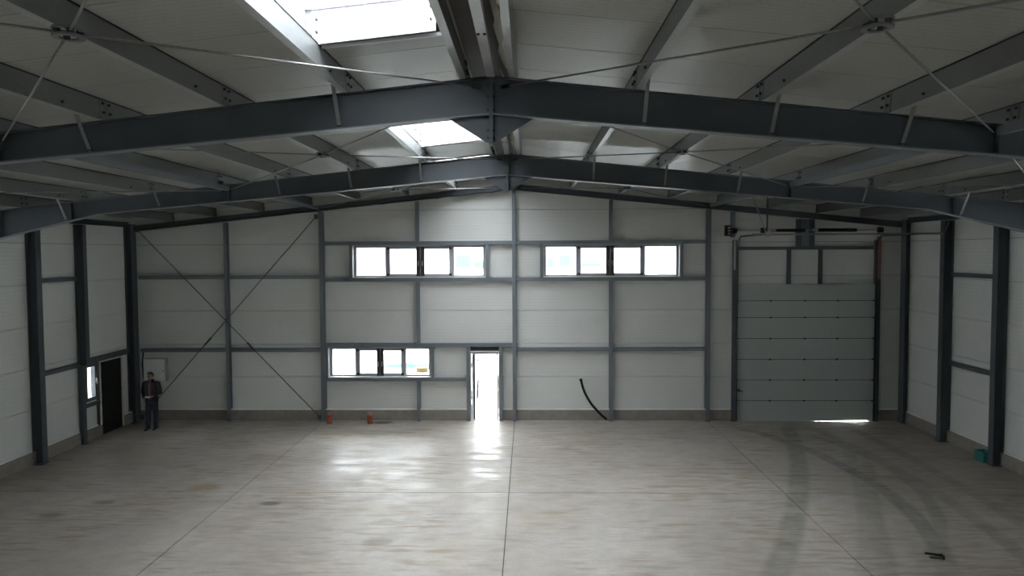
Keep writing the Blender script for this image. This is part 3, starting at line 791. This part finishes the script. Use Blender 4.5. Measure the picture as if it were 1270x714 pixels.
# ------------------------------------------------------------------ sectional door
def sectional():
    r = struct_root('door_2', (8.97, YG, 0))
    xa, xb = 6.86, 11.08; zs = [.0, .64, 1.285, 1.93, 2.575, 3.225, 3.745, 4.26]
    y0, y1 = YG+.03, YG+.07
    for i, (a, b) in enumerate(zip(zs[:-1], zs[1:])):
        lo = (a+.006) if i else .0
        mb = MB()
        bot = [V(xa, y0, .0), V(8.9, y0, .0), V(xb, y0, .034)] if not i else [V(xa, y0, a+.009), V(xb, y0, a+.009)]
        mb.prism(bot+[V(xb, y0, b-.009), V(xa, y0, b-.009)], V(0, y1-y0, 0))
        p = mb.build('door_panel', 'door', r)
        if i:
            MB().box(xa+.005, xb-.005, y0+.02, y1+.006, a-.03, a+.03).build('joint_seal', 'foil', r)
            for hx in (xa+.03, xa+1.05, xa+2.1, xa+2.1+.99, xb-.03, xa+3.1) if i < 7 else ():
                put('doorhinge', 'hinge', 'bolt', r, (hx, y0-.008, a), lambda: MB().box(-.03, .03, -.006, .006, -.025, .025))
    for s2, xx in ((-1, 6.78), (1, 11.16)):
        jb = MB().box(xx-.07, xx+.07, YG-.02, YG-.01, 0, 5.62 if s2 < 0 else 5.70); jb.box(xx-s2*.07-.004, xx-s2*.07+.004, YG-.01, YW-.05, 0, 5.6)
        jb.build('jamb', 'steel', r)
        tr = MB(); xt = xx-s2*.085
        pts = [V(xt, YG-.05, .05), V(xt, YG-.05, 5.34)]
        for k in range(1, 7):
            a = math.pi/2*k/6; pts.append(V(xt, YG-.05-.38*(1-math.cos(a)), 5.34+.38*math.sin(a)))
        pts.append(V(xt, 20.36, 5.72))
        for p, q in zip(pts[:-1], pts[1:]): tr.bar(p, q, .028, .045, V(0, 1, .001))
        tr.build('track', 'black' if s2 > 0 else 'steel', r)
    MB().box(11.10, 11.225, YG-.035, YG-.022, 4.4, 5.68).build('red_jamb_strip', 'red', r)  # dull red strip on the right jamb
    # strip of galvanised steel at the head of the left jamb
    MB().box(6.745, 6.80, YG-.045, YG-.022, 4.7, 5.60).build('jamb_strip', 'galv', r)
    # framing above the opening
    MB().box(6.90, 11.02, YG+.02, YG+.10, 5.31, 5.41).build('head_rail', 'steel', r)
    for x in (8.47, 9.43): MB().box(x-.055, x+.055, YG+.05, YG+.15, 4.2, 5.31).build('stud', 'steel', r)
    MB().box(6.86, 11.08, y1+.001, YW+.10, 4.18, 4.25).build('head_lining', 'back', r)
    for a in (6.87, 10.97): MB().box(a, a+.09, y1+.001, YW+.10, 0, 4.18).build('jamb_lining', 'back', r)
    # torsion shaft, springs, drums
    zs_, ys_ = 5.90, YG-.16
    MB().tube([V(6.55, ys_, zs_), V(11.25, ys_, zs_)], .016, 8).build('shaft', 'galv', r)
    for a, b in ((7.98, 8.85), (9.25, 10.40)):
        mb = MB(); n = int((b-a)/.02); vs = []
        mb.tube([V(a+(b-a)*i/n, ys_, zs_) for i in range(n+1)], [.052 if i % 2 else .044 for i in range(n+1)], 10)
        mb.build('torsion_spring', 'spring', r)
    for x in (6.72, 7.60, 11.12): MB().tube([V(x-.07, ys_, zs_), V(x+.07, ys_, zs_)], [.085, .085], 12).build('cable_drum', 'spring', r)
    for x in (7.92, 9.17): MB().box(x-.03, x+.03, ys_-.03, YG, zs_-.06, zs_+.06).build('shaft_bearing', 'galv', r)
    mo = MB().box(6.44, 6.60, ys_-.10, ys_+.10, 5.74, 6.06); m_ = mo.build('drive_unit', 'black', r)
    for k in range(3): MB().box(6.50, 6.57, ys_-.106, ys_-.10, 5.78+.09*k, 5.83+.09*k).build('drive_plate', 'plastic', r)
    # lock near the left edge
    MB().box(6.90, 6.98, y0-.03, y0, .93, 1.01).build('lock_case', 'bolt', r); MB().tube([V(6.98, y0-.03, .96), V(7.07, y0-.03, .92)], .018, 8).build('lock_bolt', 'black', r)
    # white cord hanging beside the right jamb
    MB().tube([V(11.26, YG-.06, 5.5), V(11.27, YG-.07, 4.4), V(11.24, YG-.06, 3.0), V(11.25, YG-.06, .3)], .008, 6).build('pull_cord', 'plastic', r)
sectional()
# double stub column above the sectional door
r = thing('stub_column', (8.94, YG, 5.41), 'short twin dark steel column hanging above the middle of sectional door', 'column')
for x in (8.74, 9.14): MB().box(x-.07, x+.07, YG+.0, YG+.12, 5.41, GT(9)).build('flange', 'steel', r)
MB().box(8.81, 9.07, YG+.06, YG+.12, 5.41, GT(9)).build('web', 'steel_light', r)
# jamb posts that go on up to the gable rafter
solo(MB().box(6.68, 6.80, YG+.03, YG+.16, 5.71, GT(6.8)), 'jamb_extension', 'steel_light', 'grey post above the left jamb of sectional door', 'post')
# cross rail that carries the ends of the door tracks
r = thing('track_rail', (9.2, 20.33, 5.70), 'thin steel rail spanning in front of sectional door to the right wall column', 'rail')
MB().box(6.58, 11.74, 20.30, 20.306, 5.70, 5.745).build('face', 'zinc', r); MB().box(6.58, 11.74, 20.306, 20.35, 5.745, 5.75).build('flange', 'zinc', r)
MB().bar(V(6.97, 20.32, 5.72), V(6.50, 20.32, 6.97), .03, .008, V(0, 1, 0)).build('hanger', 'galv', r)
MB().bar(V(6.98, 20.33, 5.72), V(6.99, 20.33, 6.90), .035, .01, V(0, 1, 0)).build('hanger', 'steel', r)
MB().box(6.93, 7.06, 20.27, 20.30, 5.66, 5.80).build('clamp', 'galv', r)
MB().bar(V(11.70, 20.22, 5.72), V(11.80, 20.10, 6.08), .03, .03).build('corner_brace', 'steel', r)

# ------------------------------------------------------------------ loose objects
r = thing('electrical_cabinet', (-11.34, YW-.1, 1.26), 'pale grey square electrical cabinet on far wall behind the man', 'cabinet')
MB().box(-11.69, -10.99, YW-.19, YW-.002, 1.26, 1.98).build('housing', 'frame', r)  # darker than its door; the shaded edge is put in the housing colour
dr = MB().box(-11.675, -11.005, YW-.205, YW-.192, 1.275, 1.965).build('door', 'box', r)
MB().tube([V(-11.06, YW-.205, 1.6), V(-11.06, YW-.225, 1.6)], .018, 8).build('lock', 'chrome', dr)
cb = MB().tube([V(-11.76, YW-.03, 2.2), V(-11.80, YW-.04, 1.8), V(-11.76, YW-.05, 1.3), V(-11.70, YW-.06, 1.0), V(-11.68, YW-.05, .82), V(-11.66, YW-.06, .95)], .022, 8)
solo(cb, 'power_cable', 'black', 'dark cable hanging on far wall left of the grey cabinet', 'cable')
# long cable looped along the gable rafter
pts = []
for i in range(41):
    t = i/40; x = -11.55+(11.2)*t
    pts.append(V(x, 22.50+.01*math.sin(i*1.7), RT(x)-.10-.05*math.sin(i*1.1)**2-.05*t*(1 if i % 2 else .7)))
cab = MB().tube(pts, .020, 6)
solo(cab, 'rafter_cable', 'black', 'long black cable running along the sloping beam at far wall top', 'cable')
hp = []
for (x, z) in ((2.08, 1.26), (2.13, 1.06), (2.20, .87), (2.30, .68), (2.42, .50), (2.56, .34), (2.72, .17), (2.88, .045)): hp.append(V(x, YW-.085+(-.02 if z < .3 else 0), z))
r = thing('black_hose', (2.88, YW-.085, 0), 'thick black corrugated hose curving from far wall to floor', 'hose')
dense = []
for p, q in zip(hp[:-1], hp[1:]):
    for k in range(8): dense.append(p+(q-p)*k/8)
dense.append(hp[-1])
MB().tube(dense, [.040 if i % 2 else .034 for i in range(len(dense))], 10).build('tube', 'black', r)
MB().tube([hp[0]+V(-.004, 0, .0), hp[0]+V(-.012, 0, .05)], .047, 10).build('end_collar', 'black', r)
for i, (x, y, lab) in enumerate(((-5.74, 22.45, 'orange brown pipe stub on floor beside the column left of lower window'), (-4.47, 22.42, 'orange brown pipe stub on floor below the middle of lower window'))):
    r = thing('pipe_stub', (x, y, 0), lab, 'pipe', 'floor pipe stubs')
    MB().tube([V(x, y, 0), V(x, y, .26)], .078, 16).build('pipe', 'pipe', r)
    MB().tube([V(x, y, .22), V(x, y, .30)], .092, 16).build('socket', 'pipe', r)
    MB().tube([V(x, y, .298), V(x, y, .305), V(x, y, .36)], [.085, .075, .06], 16).build('cap', 'conc', r)
# teal object at the foot of the right column
r = thing('plastic_crate', (11.83, 18.42, 0), 'small teal plastic crate on floor behind the nearest right wall column', 'crate')
MB().box(11.70, 11.96, 18.25, 18.62, 0, .03).build('bottom', 'teal', r)
for (a, b, c, d) in ((11.70, 11.72, 18.25, 18.62), (11.94, 11.96, 18.25, 18.62), (11.72, 11.94, 18.25, 18.27), (11.72, 11.94, 18.60, 18.62)):
    MB().box(a, b, c, d, .03, .25).build('side', 'teal', r)
# bent metal scrap on the floor
r = thing('bent_bracket', (7.41, 12.54, 0), 'small dark bent metal bracket lying on floor near the tyre tracks', 'bracket')
MB().bar(V(7.30, 12.68, .02), V(7.52, 12.55, .035), .03, .03).build('arm', 'bolt', r)
MB().bar(V(7.29, 12.50, .02), V(7.50, 12.47, .02), .05, .02).build('arm', 'bolt', r)
MB().bar(V(7.50, 12.44, .03), V(7.53, 12.58, .03), .03, .06).build('plate', 'bolt', r)

# ------------------------------------------------------------------ man with a remote controller
def man():
    bx, by = -10.86, 21.62
    J = lambda x, y, z: (bx+x, by+y, z)
    r = thing('person', (bx, by, 0), 'man in dark jacket and blue jeans near far left corner, looking down at a controller', 'person')
    vs, es, rad = [], [], []
    def v(p, rr, par=None):
        vs.append(Vector(p)-V(bx, by, 0)); rad.append(rr if isinstance(rr, tuple) else (rr, rr))
        if par is not None: es.append((par, len(vs)-1))
        return len(vs)-1
    pel = v(J(0, 0, .95), (.13, .10)); sp = v(J(0, 0, 1.12), (.125, .095), pel); ch = v(J(0, .005, 1.32), (.14, .10), sp); nb = v(J(0, .0, 1.45), (.065, .06), ch)
    nk = v(J(0, -.02, 1.52), (.054, .054), nb); jaw = v(J(0, -.05, 1.575), (.062, .066), nk); hd = v(J(0, -.052, 1.645), (.075, .088), jaw); tp = v(J(0, -.035, 1.70), (.066, .076), hd)
    # arms; s=-1 is at picture left
    arm = {-1: [(-.20, .01, 1.41), (-.29, .06, 1.14), (-.17, -.10, .97)], 1: [(.20, .0, 1.41), (.29, -.03, 1.13), (.15, -.24, 1.06)]}
    for s2, (a, b, c) in arm.items():
        i = v(J(*a), .058, ch); j = v(J(*b), .043, i); k = v(J(*c), .028, j)
        d = (Vector(c)-Vector(b)).normalized(); side = V(0, 0, 1) if s2 > 0 else V(0, -1, 0)
        side = (side-d*side.dot(d)).normalized(); curl = d.cross(side)*(-1 if s2 > 0 else 1)
        C = Vector(c); palm = v(J(*(C+d*.05)), (.032, .018), k)
        for q, (off, L) in enumerate(((.027, .070), (.009, .078), (-.009, .072), (-.026, .058))):
            p1 = C+d*.085+side*off; p2 = p1+d*L*.5+curl*.012; p3 = p2+d*L*.28+curl*.028
            a1 = v(J(*p1), .010, palm); a2 = v(J(*p2), .0088, a1); v(J(*p3), .0075, a2)
        t1 = C+d*.04+side*.036; t2 = t1+d*.03+side*.018+curl*.012
        q1 = v(J(*t1), .011, palm); v(J(*t2), .009, q1)
    for s2 in (-1, 1):
        h = v(J(s2*.09, 0, .89), .085, pel); kn = v(J(s2*.10, -.025 if s2 < 0 else .02, .50), .055, h); an = v(J(s2*.09-.01, -.06 if s2 < 0 else .07, .10), .038, kn)
        v(J(s2*.10-.01, -.12 if s2 < 0 else .01, .05), .016, an)
    me = bpy.data.meshes.new('body'); me.from_pydata([tuple(q) for q in vs], es, []); me.materials.append(M['skin'])
    o = bpy.data.objects.new('body', me); COL.objects.link(o); o.parent = r
    o.modifiers.new('skin', 'SKIN'); 
    for k, q in enumerate(me.skin_vertices[0].data): q.radius = rad[k]; q.use_root = (k == 0)
    sb = o.modifiers.new('smooth', 'SUBSURF'); sb.levels = 1; sb.render_levels = 2
    P = lambda *a: V(*J(*a))
    # face: eyes, nose, ears, mouth
    nose = MB().rings([[P(-.012, -.128, 1.645), P(.012, -.128, 1.645), P(0, -.12, 1.66)], [P(-.017, -.138, 1.607), P(.017, -.138, 1.607), P(0, -.156, 1.607)]], True, True); nose.build('nose', 'skin', r)
    for s2 in (-1, 1):
        MB().ball(P(s2*.032, -.128, 1.645), .014, .010, .009, 8, 6).build('eye', 'hair', r)
        MB().ball(P(s2*.082, -.045, 1.63), .012, .022, .034, 8, 6).build('ear', 'skin', r)
    MB().ball(P(0, -.128, 1.583), .024, .008, .006, 8, 6).build('mouth', 'red', r)
    hr = MB(); n = 16; rg = []
    for (z, k, dy) in ((1.60, .80, .035), (1.64, .95, .03), (1.675, 1.0, .018), (1.705, .98, .004), (1.735, .80, -.004), (1.755, .42, -.004)):
        rg.append([P(.090*k*math.cos(2*math.pi*q/n), -.045+dy+(.088*k if math.sin(2*math.pi*q/n) > 0 else (.088*k if z > 1.69 else .02))*math.sin(2*math.pi*q/n), z) for q in range(n)])
    hr.rings(rg).build('hair', 'hair', r)
    # jeans
    jn = MB().loft([(bx, by, .80, .165, .12), (bx, by, .88, .172, .125), (bx, by, .98, .165, .118), (bx, by, 1.04, .16, .112)])
    for s2 in (-1, 1):
        dy = -.06 if s2 < 0 else .07; ky = -.025 if s2 < 0 else .02
        jn.tube([P(s2*.08, 0, .92), P(s2*.088, 0, .75), P(s2*.10, ky, .50), P(s2*.098, (ky+dy)/2, .33), P(s2*.09-.008, dy, .12), P(s2*.09-.01, dy-.005, .055)], [.10, .097, .076, .070, .064, .068], 14)
    jn.build('jeans', 'jeans', r)
    for s2 in (-1, 1):
        dy = -.06 if s2 < 0 else .07; x = s2*.098-.008
        sh = MB()
        sec = []
        for (yy, w, h, z) in ((.075, .030, .05, .05), (.055, .040, .09, .06), (.0, .044, .10, .06), (-.06, .044, .075, .045), (-.12, .048, .055, .04), (-.17, .042, .045, .035), (-.195, .022, .03, .03)):
            sec.append([P(x+w*math.cos(2*math.pi*q/12), dy+yy, max(.014, z+h/2*math.sin(2*math.pi*q/12)*1.0)) for q in range(12)])
        sh.rings(sec).build('shoe', 'shoe', r)
        so = MB(); so.prism([P(x-.035, dy+.08, 0), P(x+.035, dy+.08, 0), P(x+.05, dy-.12, 0), P(x+.025, dy-.2, 0), P(x-.025, dy-.2, 0), P(x-.05, dy-.12, 0)], V(0, 0, .018)); so.build('shoe_sole', 'sole', r)
    # shirt front seen in the open jacket
    MB().loft([(bx, by-.015, 1.0, .105, .118), (bx, by-.015, 1.2, .11, .120), (bx, by-.012, 1.36, .11, .110), (bx, by-.01, 1.45, .075, .075), (bx, by-.012, 1.485, .062, .062)], 16).build('shirt', 'shirt', r)
    # jacket: open shell with a gap at the front
    jk = MB(); n = 20; gap = .42; rg = []
    for (z, rx, ry) in ((.86, .195, .145), (.95, .192, .142), (1.08, .186, .138), (1.22, .195, .142), (1.34, .208, .138), (1.42, .185, .118), (1.47, .11, .09), (1.495, .082, .078)):
        ring = []
        for q in range(n+1):
            a = -math.pi/2+gap*.5*(1.35 if z < 1.0 else 1)+(2*math.pi-gap*(1.35 if z < 1.0 else 1))*q/n
            ring.append((rx, ry, a, z))
        rg.append(ring)
    outer = [[P(rx*math.cos(a), ry*math.sin(a), z) for (rx, ry, a, z) in g_] for g_ in rg]
    inner = [[P((rx-.012)*math.cos(a), (ry-.012)*math.sin(a), z) for (rx, ry, a, z) in g_] for g_ in rg]
    loops = [o_+list(reversed(i_)) for o_, i_ in zip(outer, inner)]
    jk.rings(loops, True, True)
    for s2, (a, b, c) in arm.items():
        a, b, c = Vector(a), Vector(b), Vector(c)
        sh0 = V(s2*.13, .0, 1.435)
        jk.tube([P(*sh0), P(*(a+V(s2*.005, 0, 0))), P(*((a+b)/2+V(s2*.005, 0, 0))), P(*b), P(*((b+c)/2)), P(*(c-(c-b).normalized()*.01))], [.056, .070, .062, .055, .046, .040], 12)
    jk.build('jacket', 'jacket', r)
    MB().rings([[P(.085*math.cos(a)*k, -.008+.085*math.sin(a)*k, z) for a in [(-math.pi/2+.35)+(2*math.pi-.7)*q/14 for q in range(15)]]+[P(.070*math.cos(a)*k, -.008+.070*math.sin(a)*k, z) for a in [(-math.pi/2+.35)+(2*math.pi-.7)*(14-q)/14 for q in range(15)]] for z, k in ((1.455, 1.25), (1.49, 1.05), (1.53, .98))], True, True).build('collar', 'jacket', r)
    # the controller in his hand
    t = thing('remote_controller', (bx+.06, by-.33, 1.05), 'small pale remote controller with a dark antenna held by the man', 'controller')
    MB().obox(P(.06, -.33, 1.07), V(.058, 0, 0), V(0, .05, .012), V(0, -.006, .022)).build('casing', 'plastic', t)
    MB().obox(P(.06, -.345, 1.10), V(.06, 0, 0), V(0, .03, .006), V(0, -.001, .006)).build('screen', 'black', t)
    for x in (.025, .095): MB().tube([P(x, -.335, 1.09), P(x, -.34, 1.115)], .008, 8).build('stick', 'black', t)
    MB().tube([P(.13, -.33, 1.08), P(.26, -.33, 1.13)], .009, 8).build('antenna', 'black', t)
man()

# ------------------------------------------------------------------ outside
gm = MB(); 
gm.box(-150, 150, 23.15, 200, -.20, -.06); gm.box(-150, -12.35, -60, 23.15, -.20, -.06); gm.box(12.35, 150, -60, 23.15, -.20, -.06)
go = gm.build('trim_4', 'ground'); structure(go); go.name = 'floor_yard'
r = thing('yard_building', (-6, 66, -.06), 'pale industrial building across the yard behind upper windows', 'building')
MB().box(-30, 22, 62, 76, -.06, 6.2).build('wall', 'hall', r)
MB().box(-30.3, 22.3, 61.7, 76.3, 6.2, 6.5).build('roof_edge', 'hall', r)
for (x0, x1, z0, z1) in ((-5.65, -4.45, 4.02, 5.1), (-4.1, -3.2, 4.0, 4.55), (2.0, 2.55, 4.0, 4.8), (3.1, 3.95, 4.1, 5.05), (4.9, 6.5, 4.05, 4.4)):
    w = MB().box(x0, x1, 61.9, 62.0, z0, z1).build('window', 'bluewin', r)
r = thing('blue_tarpaulin', (-4.9, 34.2, -.06), 'folded blue tarpaulin lying in the yard outside lower window', 'tarpaulin')
mb = MB(); vs = []; fs = []; nx, ny = 24, 8; rnd = random.Random(2)
for j in range(ny+1):
    for i in range(nx+1):
        x = -6.35+2.9*i/nx; yy = 33.55+1.3*j/ny+.25*(1-i/nx)
        ed = min(1, 4*min(i/nx, 1-i/nx))*min(1, 3*min(j/ny, 1-j/ny))
        vs.append(V(x, yy+.12*math.sin(x*2), -.055+ed*(.07+.025*math.sin(x*5+yy*3)+.02*rnd.random())))
for j in range(ny):
    for i in range(nx):
        a = j*(nx+1)+i; fs.append((a, a+1, a+nx+2, a+nx+1))
mb.add(vs, fs, True); mb.build('sheet', 'tarp', r)
MB().box(-4.95, -3.5, 31.25, 31.8, -.06, -.01).build('folded_edge', 'tarp', r)
r = thing('yellow_container', (-4.35, 32.75, -.06), 'small yellow plastic tub beside the blue tarpaulin outside lower window', 'tub')
MB().tube([V(-4.35, 32.75, -.06), V(-4.35, 32.75, .12)], [.24, .29], 16).build('tub', 'yellow', r)
MB().tube([V(-4.35, 32.75, .11), V(-4.35, 32.75, .14)], .31, 16).build('rim', 'yellow', r)
